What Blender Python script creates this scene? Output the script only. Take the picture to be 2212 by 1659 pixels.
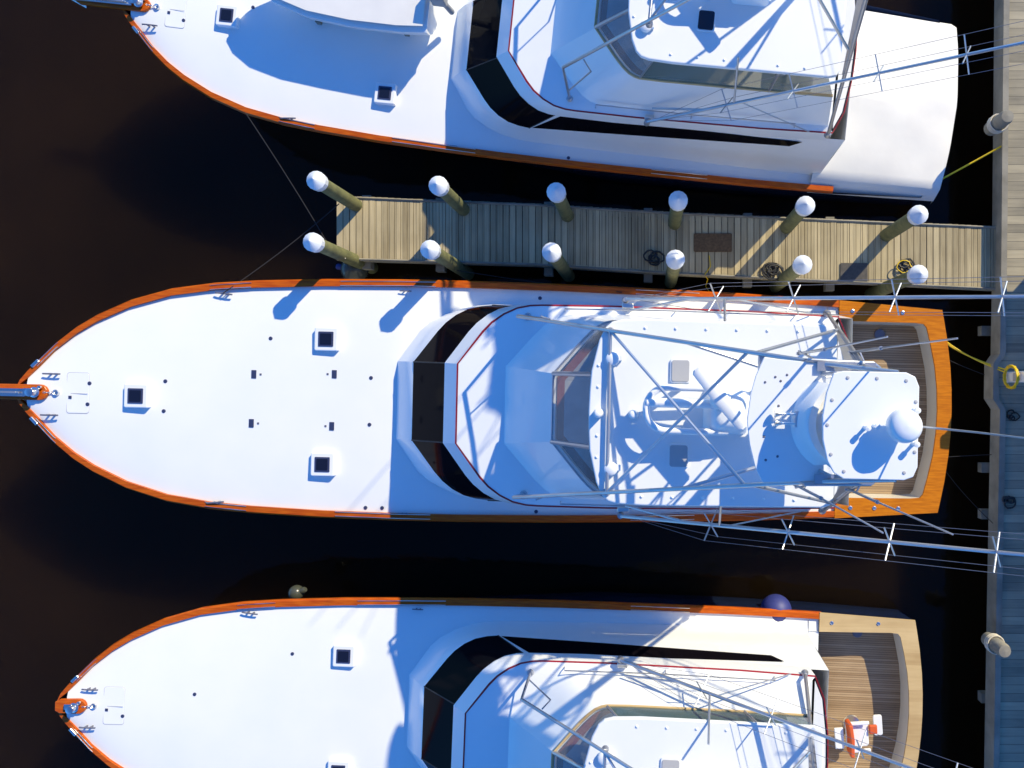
import bpy, math, random
from math import sin, cos, pi, radians, sqrt
from mathutils import Vector, Matrix
random.seed(7)
for o in list(bpy.data.objects): bpy.data.objects.remove(o)
S = bpy.context.scene
COL = S.collection

# ------------------------------------------------------------------ camera, sky, sun, exposure
F, NX, NY, H = 1600.0, 1400.0, 835.0, 17.9       # focal length and nadir in a 2212 px wide frame; camera height above the water
cam = bpy.data.cameras.new('camera'); co = bpy.data.objects.new('camera', cam); COL.objects.link(co)
co.location = (0, 0, H); co.rotation_euler = (0, 0, 0)
cam.sensor_width = 36; cam.lens = 36*F/2212
cam.shift_x = (1106-NX)/2212; cam.shift_y = (NY-829.5)/2212
cam.clip_end = 5000
S.camera = co
SUN_EL, SUN_AZ = radians(32), radians(48)
w = bpy.data.worlds.new('World'); S.world = w; w.use_nodes = True
nt = w.node_tree; bg = nt.nodes['Background']
sky = nt.nodes.new('ShaderNodeTexSky'); sky.sky_type = 'NISHITA'; sky.sun_disc = False
sky.sun_elevation = SUN_EL; sky.sun_rotation = pi/2-SUN_AZ
sky.air_density = 1.0; sky.dust_density = 0.0; sky.ozone_density = 6.0
tint = nt.nodes.new('ShaderNodeMix'); tint.data_type = 'RGBA'; tint.blend_type = 'MULTIPLY'; tint.inputs[0].default_value = 1
tint.inputs[7].default_value = (.34, .72, 1.12, 1)      # a deep clear winter sky
nt.links.new(sky.outputs[0], tint.inputs[6]); nt.links.new(tint.outputs[2], bg.inputs[0]); bg.inputs[1].default_value = 0.15
sl = bpy.data.lights.new('sun', 'SUN'); so = bpy.data.objects.new('sun', sl); COL.objects.link(so)
sl.energy = 4.1; sl.angle = radians(0.55); sl.color = (1.0, 0.87, 0.57)
sd = Vector((cos(SUN_EL)*cos(SUN_AZ), cos(SUN_EL)*sin(SUN_AZ), sin(SUN_EL)))
so.rotation_euler = sd.to_track_quat('Z', 'Y').to_euler(); so.location = (30, 38, 30)
S.view_settings.view_transform = 'Standard'; S.view_settings.look = 'None'
S.view_settings.exposure = 0.6; S.view_settings.gamma = 1
S.view_settings.use_curve_mapping = False

def plan(x, y, z):
    """world point at height z under a spot of the plan drawing"""
    return Vector(((x-NX)*(H-z)/F, -(y-NY)*(H-z)/F, z))

# ------------------------------------------------------------------ materials
MATS = {}
def mat(name, color, rough=.5, metal=0, coat=0, noise=None, bump=None, spec=.5, alpha=None, build=None):
    if name in MATS: return MATS[name]
    m = bpy.data.materials.new(name); m.use_nodes = True; t = m.node_tree; b = t.nodes['Principled BSDF']
    b.inputs['Base Color'].default_value = (*color, 1); b.inputs['Roughness'].default_value = rough
    b.inputs['Metallic'].default_value = metal; b.inputs['Coat Weight'].default_value = coat
    b.inputs['Specular IOR Level'].default_value = spec
    tc = t.nodes.new('ShaderNodeTexCoord')
    if noise:      # (scale, amount, second colour)
        n = t.nodes.new('ShaderNodeTexNoise'); n.inputs['Scale'].default_value = noise[0]; n.inputs['Detail'].default_value = 6
        t.links.new(tc.outputs['Object'], n.inputs['Vector'])
        r = t.nodes.new('ShaderNodeValToRGB'); r.color_ramp.elements[0].position = .35; r.color_ramp.elements[1].position = .7
        r.color_ramp.elements[0].color = (*color, 1); r.color_ramp.elements[1].color = (*noise[1], 1)
        t.links.new(n.outputs[0], r.inputs[0]); t.links.new(r.outputs[0], b.inputs['Base Color'])
    if bump:       # (scale, strength, distance)
        n2 = t.nodes.new('ShaderNodeTexNoise'); n2.inputs['Scale'].default_value = bump[0]; n2.inputs['Detail'].default_value = 4
        t.links.new(tc.outputs['Object'], n2.inputs['Vector'])
        bn = t.nodes.new('ShaderNodeBump'); bn.inputs['Strength'].default_value = bump[1]; bn.inputs['Distance'].default_value = bump[2]
        t.links.new(n2.outputs[0], bn.inputs['Height']); t.links.new(bn.outputs[0], b.inputs['Normal'])
    if build: build(t, b, tc)
    MATS[name] = m
    return m
def mth(t, op, a, b=None):
    n = t.nodes.new('ShaderNodeMath'); n.operation = op
    for i, v in enumerate((a, b)):
        if v is None: continue
        if isinstance(v, (int, float)): n.inputs[i].default_value = v
        else: t.links.new(v, n.inputs[i])
    return n.outputs[0]
def planks(width, axis, c0, c1, seam, seam_w=.06, grain=40):
    """boards of a given width laid side by side along the other axis, each its own shade, with dark seams"""
    def f(t, b, tc):
        sp = t.nodes.new('ShaderNodeSeparateXYZ'); t.links.new(tc.outputs['Object'], sp.inputs[0])
        u = mth(t, 'DIVIDE', sp.outputs['X' if axis == 'x' else 'Y'], width)
        fl = mth(t, 'FLOOR', u); fr = mth(t, 'FRACT', u)
        wn = t.nodes.new('ShaderNodeTexWhiteNoise'); wn.noise_dimensions = '1D'; t.links.new(fl, wn.inputs['W'])
        mp = t.nodes.new('ShaderNodeMapping'); mp.inputs['Scale'].default_value = (grain, 1.6, 1) if axis == 'x' else (1.6, grain, 1)
        t.links.new(tc.outputs['Object'], mp.inputs[0])
        gn = t.nodes.new('ShaderNodeTexNoise'); gn.inputs['Scale'].default_value = 1; gn.inputs['Detail'].default_value = 5
        t.links.new(mp.outputs[0], gn.inputs['Vector'])
        ns = t.nodes.new('ShaderNodeTexNoise'); ns.inputs['Scale'].default_value = .8; ns.inputs['Detail'].default_value = 5
        t.links.new(tc.outputs['Object'], ns.inputs['Vector'])
        v = mth(t, 'ADD', mth(t, 'MULTIPLY', wn.outputs[0], .4), mth(t, 'MULTIPLY', gn.outputs[0], .5))
        v = mth(t, 'ADD', v, mth(t, 'MULTIPLY', mth(t, 'SUBTRACT', ns.outputs[0], .5), .8))
        r = t.nodes.new('ShaderNodeValToRGB'); r.color_ramp.elements[0].position = .15; r.color_ramp.elements[1].position = .75
        r.color_ramp.elements[0].color = (*c0, 1); r.color_ramp.elements[1].color = (*c1, 1); t.links.new(v, r.inputs[0])
        mx = t.nodes.new('ShaderNodeMix'); mx.data_type = 'RGBA'
        t.links.new(mth(t, 'LESS_THAN', fr, seam_w), mx.inputs[0]); t.links.new(r.outputs[0], mx.inputs[6]); mx.inputs[7].default_value = (*seam, 1)
        t.links.new(mx.outputs[2], b.inputs['Base Color'])
    return f
def varnish(c0, c1):
    def f(t, b, tc):
        mp = t.nodes.new('ShaderNodeMapping'); mp.inputs['Scale'].default_value = (1.2, 14, 14); t.links.new(tc.outputs['Object'], mp.inputs[0])
        n = t.nodes.new('ShaderNodeTexNoise'); n.inputs['Scale'].default_value = 2; n.inputs['Detail'].default_value = 6; t.links.new(mp.outputs[0], n.inputs['Vector'])
        r = t.nodes.new('ShaderNodeValToRGB'); r.color_ramp.elements[0].position = .3; r.color_ramp.elements[1].position = .75
        r.color_ramp.elements[0].color = (*c0, 1); r.color_ramp.elements[1].color = (*c1, 1)
        t.links.new(n.outputs[0], r.inputs[0]); t.links.new(r.outputs[0], b.inputs['Base Color'])
    return f
white = mat('white_gelcoat', (.82, .83, .83), .3, coat=.3, noise=(1.5, (.78, .80, .81)))
deckw = mat('nonskid_white', (.80, .81, .80), .6, noise=(.7, (.75, .775, .785)), bump=(260, .12, .002))
cream = mat('cream_gelcoat', (.66, .63, .55), .4, noise=(2, (.6, .57, .5)))
teak = mat('varnished_teak', (.5, .13, .01), .3, spec=.25, build=varnish((.36, .052, .003), (.56, .125, .005)))
goldteak = mat('golden_varnished_teak', (.55, .2, .01), .3, spec=.25, build=varnish((.40, .115, .002), (.60, .20, .005)))
oldteak = mat('bare_teak_decking', (.4, .3, .2), .75, build=planks(.055, 'y', (.25, .16, .085), (.46, .33, .20), (.04, .028, .016), .12, 30))
paleteak = mat('weathered_teak_boards', (.5, .36, .18), .6, build=planks(.3, 'y', (.42, .28, .12), (.6, .44, .22), (.4, .25, .1), .0, 14))
darkglass = mat('tinted_window_glass', (.005, .004, .006), .06, spec=.03)
alu = mat('anodised_aluminium', (.52, .53, .55), .35, metal=.75, noise=(3, (.45, .46, .49)))
steel = mat('polished_steel', (.75, .74, .72), .28, metal=1)
dull = mat('dull_steel', (.16, .16, .2), .4, metal=.3)
black = mat('black_rubber', (.012, .012, .013), .6, noise=(6, (.03, .03, .03)))
navy = mat('dark_blue_grille', (.03, .04, .10), .5)
hullblue = mat('dark_blue_hull_paint', (.008, .016, .05), .25, coat=.3, noise=(1.5, (.01, .02, .06)))
lensdark = mat('smoked_acrylic', (.008, .01, .025), .15)
redm = mat('red_boot_stripe', (.32, .01, .015), .35)
canvas = mat('white_canvas', (.8, .78, .72), .85, noise=(1.2, (.74, .72, .67)), bump=(2.0, .2, .03))
dash = mat('brown_dash_vinyl', (.22, .07, .03), .5)
greyv = mat('grey_upholstery', (.35, .36, .37), .6, noise=(4, (.28, .29, .31)))
hosey = mat('yellow_cable_jacket', (.75, .5, .01), .45)
ropew = mat('dark_rope', (.014, .013, .015), .9)
ropep = mat('pale_rope', (.55, .5, .4), .9)
greyl = mat('grey_acrylic_lid', (.42, .42, .43), .35)
orange = mat('orange_cushion', (.62, .1, .02), .6)
bluev = mat('blue_vinyl', (.03, .04, .19), .55)
olive = mat('clear_grey_vinyl', (.06, .065, .05), .25)
pier = mat('grey_pier_planks', (.3, .27, .2), .9, build=planks(.15, 'x', (.26, .21, .12), (.54, .45, .27), (.06, .055, .042), .06, 24))
quay = mat('grey_quay_planks', (.3, .28, .22), .9, build=planks(.19, 'y', (.19, .17, .125), (.42, .365, .25), (.10, .09, .068), .05, 14))
beam = mat('weathered_beam', (.28, .26, .21), .9, noise=(2.5, (.18, .165, .13)), bump=(20, .4, .01))
timber = mat('green_treated_timber', (.17, .17, .07), .85, noise=(5, (.09, .10, .045)), bump=(30, .5, .01))
capw = mat('white_plastic_cap', (.70, .73, .77), .4, noise=(6, (.58, .61, .66)))
brownmat = mat('brown_coir_mat', (.10, .06, .03), .95, noise=(20, (.16, .10, .05)), bump=(80, .6, .01))
greymat = mat('dark_rubber_mat', (.07, .065, .06), .9, noise=(15, (.1, .09, .08)))
siding = mat('painted_siding', (.6, .6, .58), .7, build=planks(.16, 'z' if 0 else 'y', (.55, .55, .53), (.65, .65, .63), (.3, .3, .3), .05, 3))
roofm = mat('grey_roof_shingles', (.12, .12, .12), .9, noise=(6, (.18, .175, .17)), bump=(12, .5, .02))

def waterb(t, b, tc):
    b.inputs['IOR'].default_value = 1.33
    b.inputs['Subsurface Weight'].default_value = 1; b.inputs['Subsurface Radius'].default_value = (4, 3, 2.5); b.inputs['Subsurface Scale'].default_value = 4.5
    n = t.nodes.new('ShaderNodeTexNoise'); n.inputs['Scale'].default_value = .22; n.inputs['Detail'].default_value = 3
    t.links.new(tc.outputs['Object'], n.inputs['Vector'])
    r = t.nodes.new('ShaderNodeValToRGB'); r.color_ramp.elements[0].position = .35; r.color_ramp.elements[1].position = .7
    r.color_ramp.elements[0].color = (.0105, .0058, .0024, 1); r.color_ramp.elements[1].color = (.018, .0090, .0034, 1)
    t.links.new(n.outputs[0], r.inputs[0]); t.links.new(r.outputs[0], b.inputs['Base Color'])
    n1 = t.nodes.new('ShaderNodeTexNoise'); n1.inputs['Scale'].default_value = 2.2; n1.inputs['Detail'].default_value = 4
    t.links.new(tc.outputs['Object'], n1.inputs['Vector'])
    bn = t.nodes.new('ShaderNodeBump'); bn.inputs['Strength'].default_value = .25; bn.inputs['Distance'].default_value = .05
    t.links.new(n1.outputs[0], bn.inputs['Height']); t.links.new(bn.outputs[0], b.inputs['Normal'])
waterm = mat('dark_harbour_water', (.006, .004, .004), .07, spec=.22, build=waterb)
def vinyl_mat():
    m = bpy.data.materials.new('clear_vinyl_curtain'); m.use_nodes = True; t = m.node_tree; b = t.nodes['Principled BSDF']
    b.inputs['Base Color'].default_value = (.5, .56, .6, 1); b.inputs['Roughness'].default_value = .12
    b.inputs['Alpha'].default_value = .3
    return m
vinyl = vinyl_mat()
tinted = vinyl.copy(); tinted.name = 'tinted_vinyl_curtain'
tinted.node_tree.nodes['Principled BSDF'].inputs['Base Color'].default_value = (.10, .16, .16, 1)
tinted.node_tree.nodes['Principled BSDF'].inputs['Alpha'].default_value = .8

# ------------------------------------------------------------------ mesh helpers
class MB:
    def __init__(s): s.v = []; s.f = []
    def add(s, vs, fs):
        k = len(s.v); s.v += [tuple(v) for v in vs]; s.f += [tuple(i+k for i in f) for f in fs]; return s
    def box(s, c, d, rz=0, ry=0):
        M = Matrix.Rotation(rz, 3, 'Z') @ Matrix.Rotation(ry, 3, 'Y')
        vs = [Vector(c)+M @ Vector((x*d[0]/2, y*d[1]/2, z*d[2]/2)) for z in (-1, 1) for x, y in ((-1, -1), (1, -1), (1, 1), (-1, 1))]
        return s.add(vs, [(3, 2, 1, 0), (4, 5, 6, 7), (0, 1, 5, 4), (1, 2, 6, 5), (2, 3, 7, 6), (3, 0, 4, 7)])
    def prism(s, pts, z0, z1):
        """outline anticlockwise; z0 and z1 numbers or functions of (x, y)"""
        g = lambda z, p: z(p[0], p[1]) if callable(z) else z
        n = len(pts); vs = [(p[0], p[1], g(z0, p)) for p in pts]+[(p[0], p[1], g(z1, p)) for p in pts]
        return s.add(vs, [tuple(range(n-1, -1, -1)), tuple(range(n, 2*n))]+[(i, (i+1) % n, n+(i+1) % n, n+i) for i in range(n)])
    def loft(s, rings, closed=True, cap=False):
        n = len(rings[0]); vs = [v for r in rings for v in r]; fs = []
        for k in range(len(rings)-1):
            for i in range(n if closed else n-1):
                j = (i+1) % n; fs.append((k*n+i, k*n+j, (k+1)*n+j, (k+1)*n+i))
        if cap: fs += [tuple(range(n-1, -1, -1)), tuple(range((len(rings)-1)*n, len(rings)*n))]
        return s.add(vs, fs)
    def tube(s, pts, r, n=8, r2=None):
        pts = [Vector(p) for p in pts]; rings = []; up = None; N = len(pts)
        for i, p in enumerate(pts):
            d = (pts[min(i+1, N-1)]-pts[max(i-1, 0)]).normalized()
            if up is None: up = Vector((0, 0, 1)) if abs(d.z) < .9 else Vector((1, 0, 0))
            a = d.cross(up).normalized(); b = a.cross(d).normalized(); up = b
            rr = r if r2 is None else r+(r2-r)*i/(N-1)
            rings.append([p+(a*cos(2*pi*k/n)+b*sin(2*pi*k/n))*rr for k in range(n)])
        return s.loft(rings, True, True)
    def lathe(s, prof, c=(0, 0, 0), n=16, tilt=None):
        rings = []
        for r, z in prof:
            ring = []
            for k in range(n):
                v = Vector((r*cos(2*pi*k/n), r*sin(2*pi*k/n), z))
                if tilt: v = tilt @ v
                ring.append(Vector(c)+v)
            rings.append(ring)
        return s.loft(rings, True, True)
    def strip(s, a, b):
        n = len(a); return s.add(list(a)+list(b), [(i, i+1, n+i+1, n+i) for i in range(n-1)])
    def build(s, name, m, parent=None, smooth=None, bevel=None):
        me = bpy.data.meshes.new(name); me.from_pydata(s.v, [], s.f); me.validate()
        import bmesh
        bm = bmesh.new(); bm.from_mesh(me); bmesh.ops.recalc_face_normals(bm, faces=bm.faces); bm.to_mesh(me); bm.free()
        me.materials.append(m)
        if smooth:
            me.shade_smooth(); me.set_sharp_from_angle(angle=radians(smooth))
        o = bpy.data.objects.new(name, me); COL.objects.link(o)
        if parent: o.parent = parent
        if bevel:
            md = o.modifiers.new('bevel', 'BEVEL'); md.width = bevel; md.segments = 3; md.limit_method = 'ANGLE'; md.angle_limit = radians(35)
        return o
def tag(o, label=None, cat=None, group=None, kind=None):
    for k, v in (('label', label), ('category', cat), ('group', group), ('kind', kind)):
        if v: o[k] = v
    return o
def empty(name, loc=(0, 0, 0), rz=0, sc=1):
    o = bpy.data.objects.new(name, None); COL.objects.link(o); o.location = loc; o.rotation_euler = (0, 0, rz); o.scale = (sc, sc, sc)
    o.empty_display_size = .3
    return o
def dup(o, parent=None, loc=None):
    c = o.copy(); COL.objects.link(c)
    if parent: c.parent = parent
    if loc: c.location = loc
    for ch in list(o.children): dup(ch, c)
    return c
def lerp(x, xs, ys):
    if x <= xs[0]: return ys[0]
    for i in range(len(xs)-1):
        if x <= xs[i+1]: return ys[i]+(ys[i+1]-ys[i])*(x-xs[i])/(xs[i+1]-xs[i])
    return ys[-1]
def sag(a, b, drop, n=10):
    a, b = Vector(a), Vector(b)
    return [a.lerp(b, i/n)-Vector((0, 0, drop*4*(i/n)*(1-i/n))) for i in range(n+1)]

# ------------------------------------------------------------------ the water
tag(MB().add([(-1500, -1500, 0), (1500, -1500, 0), (1500, 1500, 0), (-1500, 1500, 0)], [(0, 1, 2, 3)]).build('water', waterm), kind='structure')

# ------------------------------------------------------------------ boats
BX = [0, .1, .25, .5, .8, 1.2, 1.6, 2.27, 3.1, 3.98, 4.84, 6.29, 7.84, 9.2, 11.2, 13.2, 15.3, 17.4, 19.8]
BB = [.0, .26, .45, .72, 1.04, 1.38, 1.64, 1.97, 2.235, 2.38, 2.455, 2.53, 2.568, 2.585, 2.58, 2.545, 2.5, 2.42, 2.27]
def beamw(x): return lerp(x, BX, BB)
def sheer(x): return lerp(x, [0, 3.4, 7.84, 13.2, 17.4, 20.1], [2.4, 2.2, 1.97, 1.62, 1.3, 1.1])
def deckz(x, y): return sheer(x)-.03+.09*(1-min(1, (y/max(beamw(x), .1))**2))
def tr(y, x0=19.8, bulge=.27, hw=2.27): return x0+bulge*(1-(y/hw)**2)
XS = sorted(set(BX+[i*.35+2 for i in range(52) if i*.35+2 < 19.7]))
def half_ring(pts, z):
    """front corner to aft corner on one side; mirrored to a full ring running from aft port round the front to aft starboard"""
    f = (lambda x, y: z(x, y)) if callable(z) else (lambda x, y: z)
    return [Vector((x, y, f(x, y))) for x, y in reversed(pts)]+[Vector((x, -y, f(x, y))) for x, y in pts]

def round_rect(cx, cy, sx, sy, r, n=4):
    p = []
    for qx, qy, a0 in ((1, 1, 0), (-1, 1, 90), (-1, -1, 180), (1, -1, 270)):
        for k in range(n+1):
            a = radians(a0+90*k/n); p.append((cx+qx*(sx/2-r)+r*cos(a), cy+qy*(sy/2-r)+r*sin(a)))
    return p

def cleat(R, x, y, rz=0, s=1, m=None):
    z = deckz(x, y); b = MB(); M = lambda dx, dy, dz: (x+(dx*cos(rz)-dy*sin(rz))*s, y+(dx*sin(rz)+dy*cos(rz))*s, z+dz*s)
    for dx in (-.06, .06): b.tube([M(dx, 0, 0), M(dx, 0, .085)], .02*s, 8)
    b.tube([M(-.18, 0, .09), M(-.1, 0, .1), M(.1, 0, .1), M(.18, 0, .09)], .018*s, 8)
    return b.build('cleat', m or dull, R, 40)

def build_boat(fr, sc, label, opt):
    R = empty('sport_fishing_boat', (fr[0], fr[1], 0), fr[2], sc)
    tag(R, label, 'boat', 'sport fishing boats moored side by side')
    # ---- hull
    b = MB()
    secs = []
    for x in XS:
        bw, zs = beamw(x), sheer(x)
        fl = lerp(x, [0, 2, 6, 12, 20], [.0, .35, .72, .92, .97])
        xr = x+1.5*max(0, 1-x/7)**1.5
        secs.append([(x, bw, zs), (x+(xr-x)*.15, bw*(fl+(1-fl)*.72), zs*.72), (x+(xr-x)*.5, bw*(fl+(1-fl)*.28), zs*.4), (xr, bw*fl, 0), (xr+.1, bw*fl*.93, -.35)])
    b.loft([[Vector(p) for p in s_] for s_ in secs], closed=False)
    b.loft([[Vector((p[0], -p[1], p[2])) for p in s_] for s_ in secs], closed=False)
    ys = [2.27*(i/12*2-1) for i in range(13)]
    b.loft([[Vector((tr(y), y*k, z)) for y in ys] for z, k in ((1.12, 1), (.8, .995), (.44, .985), (0, .97), (-.35, .9))], closed=False)
    hull = b.build('hull', hullblue if opt.get('bluehull') else white, R, 40)
    # ---- decks: foredeck and side decks
    b = MB(); rows = []
    for x in [x for x in XS if .2 <= x <= 17.3]+[17.45]:
        bw = max(.05, beamw(x)-.1)
        rows.append([Vector((x, bw*k/8, deckz(x, bw*k/8))) for k in range(-8, 9)])
    b.loft(rows, closed=False)
    b.build('foredeck', deckw, R, 30)
    # ---- toe rail of varnished teak along the deck edge
    b = MB()
    for s in (1, -1):
        ring = []
        for x in [x for x in XS if x <= 17.3]+[17.5]:
            bw = beamw(x); iw = max(0.0, bw-.135 if x > .6 else bw-.16*min(1, x/.3+.3)); z = sheer(x)
            ring.append([Vector((x, s*(bw+.02), z-.07)), Vector((x, s*(bw+.025), z)), Vector((x, s*(bw-.01), z+.045)), Vector((x, s*iw, z+.05)), Vector((x, s*iw, z-.04))])
        b.loft(ring, closed=False)
    b.build('toe_rail', teak, R, 40)
    # thin steel chafe strips on the rail beside the cleats
    for s in (1, -1):
        for x0, x1 in ((.45, .85), (3.9, 4.75), (6.6, 8.6), (12.9, 14.3)):
            for off, dz in ((.03, .052), (.12, .058)):
                n = 8; pts = [(x0+(x1-x0)*i/n, s*(beamw(x0+(x1-x0)*i/n)-off), sheer(x0+(x1-x0)*i/n)+dz) for i in range(n+1)]
                MB().tube(pts, .008, 6).build('chafe_strip', steel, R, 60)
    # ---- bow pulpit, anchor gear
    px0 = .05 if opt.get('no_pulpit') else -1.0
    out = [(px0, .1), (px0, -.1), (px0+.1, -.155), (.55, -.165)]+[(.55+.165*sin(a), -.165*cos(a)) for a in [radians(d) for d in (20, 45, 70, 90, 110, 135, 160)]]+[(.55, .165), (px0+.1, .155)]
    pul = MB().prism(out, lambda x, y: sheer(x)+.055, lambda x, y: sheer(x)+.13).build('bow_pulpit', teak, R, bevel=.015)
    zb = 2.53
    if not opt.get('no_pulpit'):
        ch = MB()
        for s in (1, -1): ch.box((-.35, .075*s-.01, zb+.02), (1.35, .012, .05))
        ch.box((-.35, -.01, zb+.004), (1.35, .15, .008)); ch.build('anchor_channel', steel, pul)
        an = MB(); an.tube([(-1.1, -.01, zb+.03), (.1, -.01, zb+.045), (.2, -.01, zb+.045)], .02, 8); an.box((-.2, -.01, zb+.05), (.7, .035, .03))
        an.add([(-1.25, -.01, zb-.12), (-.85, .16, zb-.16), (-.8, -.01, zb+.0), (-.85, -.18, zb-.16)], [(0, 1, 2), (0, 2, 3), (0, 3, 1), (1, 3, 2)]); an.build('anchor', alu, pul)
    wl = MB().lathe([(.1, 0), (.11, .03), (.07, .05), (.05, .1), (.08, .13), (.085, .16), (.03, .175), (0, .176)], (.5, .0, zb), 18)
    wl.box((.38, .02, zb+.03), (.16, .12, .05)); wl.lathe([(.035, 0), (.04, .05), (0, .06)], (.6, .1, zb-.02), 12)
    wl.build('windlass', steel, pul, 40)
    c = MB()
    for k in range(6):
        cx = .66+.032*k; M = Matrix.Rotation(radians(90*(k % 2)), 3, 'X')
        pts = [Vector((cx, 0, deckz(cx, 0)+.07-.008*k))+M @ Vector((.026*cos(a), .015*sin(a), 0)) for a in [2*pi*i/10 for i in range(11)]]
        c.tube(pts, .0065, 6)
    c.build('anchor_chain', steel, R, 60)
    MB().lathe([(.065, 0), (.07, .02), (.062, .05), (.05, .055), (.03, .03), (0, .03)], (.86, 0, deckz(.86, 0)), 18).build('hawse_pipe', steel, R, 40)
    # bow rollers on the rail
    for s in (1, -1):
        MB().box((.42, s*.6, sheer(.42)+.06), (.2, .07, .06), s*radians(45)).build('bow_chock', steel, R, bevel=.015)
    # ---- deck fittings
    for x, y, rz in ((.8, .39, 0), (.77, -.47, 0), (4.2, 2.17, -.1), (4.12, -2.25, .1), (7.97, 2.34, 0), (8.03, -2.44, 0)): cleat(R, x, y, rz, 1 if x < 5 else .7)
    hat = []
    for x, y in ((2.52, -.03), (6.37, 1.26), (6.35, -1.40))[1 if opt.get('plain') == 2 else 0:]:
        z = deckz(x, y)-.03
        h = MB().prism(round_rect(x, y, .5, .5, .04), z, z+.15).build('deck_hatch', white, R, bevel=.025)
        f = MB().prism(round_rect(x, y, .315, .315, .012), z+.146, z+.163).build('hatch_rim', navy, h)
        MB().prism(round_rect(x, y, .235, .235, .01), z+.155, z+.172).build('hatch_lens', lensdark, h)
    for x, y in ((5.17, 1.25), (7.29, .46), (7.28, -.54), (3.04, .29), (3.02, -.34), (1.51, .21), (1.48, -.23), (7.21, -2.33), (7.56, -2.33), (10.84, -2.37), (10.82, 2.28))[::3 if opt.get('plain') else 1]:
        MB().lathe([(.04, 0), (.04, .012), (.03, .018), (0, .016)], (x, y, deckz(x, y)-.002), 14).build('deck_fill_cap', navy, R)
    for x, y, x2 in ((4.85, .48, 4.99), (4.82, -.56, 4.96), (6.52, .52, 6.38), (6.49, -.59, 6.36))[4 if opt.get('plain') else 0:]:
        p = MB().box((x, y, deckz(x, y)+.004), (.1, .175, .02)).build('tender_chock_socket', navy, R, bevel=.004)
        MB().box((x2, y, deckz(x2, y)+.002), (.04, .04, .014)).build('socket_pin', dull, p)
    # locker lid with its seam
    lid = MB().prism(round_rect(1.28, 0, .44, .84, .05), lambda x, y: deckz(x, y)-.01, lambda x, y: deckz(x, y)+.007)
    lid = lid.build('locker_lid', white, R, bevel=.004)
    seam = MB(); rr = round_rect(1.28, 0, .455, .855, .055)
    seam.tube([(x, y, deckz(x, y)+.001) for x, y in rr+rr[:1]], .0045, 5); seam.build('lid_gasket', greyl, lid)
    MB().box((1.28, -.01, deckz(1.28, 0)+.007), (.42, .01, .003)).build('lid_seam', greyl, lid)
    MB().box((1.13, -.09, deckz(1.13, 0)+.009), (.065, .06, .006)).build('lid_latch', navy, lid)
    # ---- deckhouse
    L0 = [(7.80, .83), (8.42, 1.75), (9.05, 2.05), (9.9, 2.1), (12.0, 2.1), (15.2, 2.08), (17.1, 2.05)]
    L05 = [(8.10, .82), (8.74, 1.72), (9.17, 1.99), (9.92, 2.06), (12.0, 2.06), (15.2, 2.05), (17.1, 2.02)]
    L1 = [(8.33, .81), (9.01, 1.71), (9.33, 1.95), (9.94, 2.02), (12.0, 2.02), (15.2, 2.01), (17.1, 1.98)]
    L2 = [(9.38, .76), (9.98, 1.56), (10.28, 1.80), (10.8, 1.85), (12.0, 1.86), (15.2, 1.83), (17.1, 1.79)]
    def rnd(L):
        p = [Vector(q) for q in L]; a, d = p[0].lerp(p[1], .72), p[2].lerp(p[3], .6); o = []
        for k in range(5):
            t = k/4; o.append(a*(1-t)**3+p[1]*3*t*(1-t)**2+p[2]*3*t*t*(1-t)+d*t**3)
        return [tuple(q) for q in [p[0]]+o+p[3:]]
    big = lambda L: [(13.22+(x-13.22)*1.023, y*1.023) for x, y in L]
    L0, L05, L1, L2 = map(rnd, (L0, L05, L1, big(L2)))
    z2 = 3.42
    r0 = half_ring(L0, lambda x, y: deckz(x, y)-.05); r05 = half_ring(L05, 2.36); r1 = half_ring(L1, 2.58)
    mid = lambda a, b_, t: [(p[0]+(q[0]-p[0])*t, p[1]+(q[1]-p[1])*t) for p, q in zip(a, b_)]
    r1a = half_ring(mid(L1, L2, .03), 2.6); r2 = half_ring(L2, z2)
    b = MB().loft([r0, r05, r1, r1a], closed=False)
    n = len(L0)
    for i in (0, 1, 2, 2*n-4, 2*n-3, 2*n-2):            # white sides of the sides between sill and brow
        b.add([r1a[i], r1a[i+1], r2[i+1], r2[i]], [(0, 1, 2, 3)])
    b.add([r0[0], r0[-1], r2[-1], r2[0]], [(0, 1, 2, 3)])
    house = b.build('deckhouse', white, R, 25)
    for i0, i1 in ((n-7, n-1), (n-1, n), (n, n+6)):
        MB().strip(r1a[i0:i1+1], r2[i0:i1+1]).build('windshield_pane', darkglass, house, 20)
    for i in (n-7, n-1, n, n+6):
        MB().tube([r1a[i], r2[i]], .014, 6).build('windshield_post', black, house, 40)
    for s in (1, -1):               # long tapering side window behind the wrapped windshield
        i0 = n-4 if s > 0 else n+3
        lo, up = [], []
        for k in range(9):
            t = k/8; x = 10.0+t*5.6; xa = 10.85+t*4.75
            f0, f1 = .05+.42*t, .97-.22*t
            def wall(x, f): 
                yb = lerp(x, [9.94, 12, 15.2], [2.02, 2.02, 2.01]); yt = 1.023*lerp(x, [10.8, 12, 15.2], [1.85, 1.86, 1.83])
                return Vector((x, s*(yb+(yt-yb)*f+.006), 2.6+.82*f))
            lo.append(wall(x+.9*f0, f0)); up.append(wall(x+.9*f1, f1))
        MB().strip(lo, up).build('side_window', darkglass, house)
    dk = MB().box((17.115, -.5, 2.05), (.02, .75, 1.9)).build('saloon_door', darkglass, house)
    # ---- brow and flying bridge
    lip = [(9.33, .765), (9.94, 1.6), (10.27, 1.85), (10.8, 1.9), (12.0, 1.92), (15.2, 1.88), (16.7, 1.83)]
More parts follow.
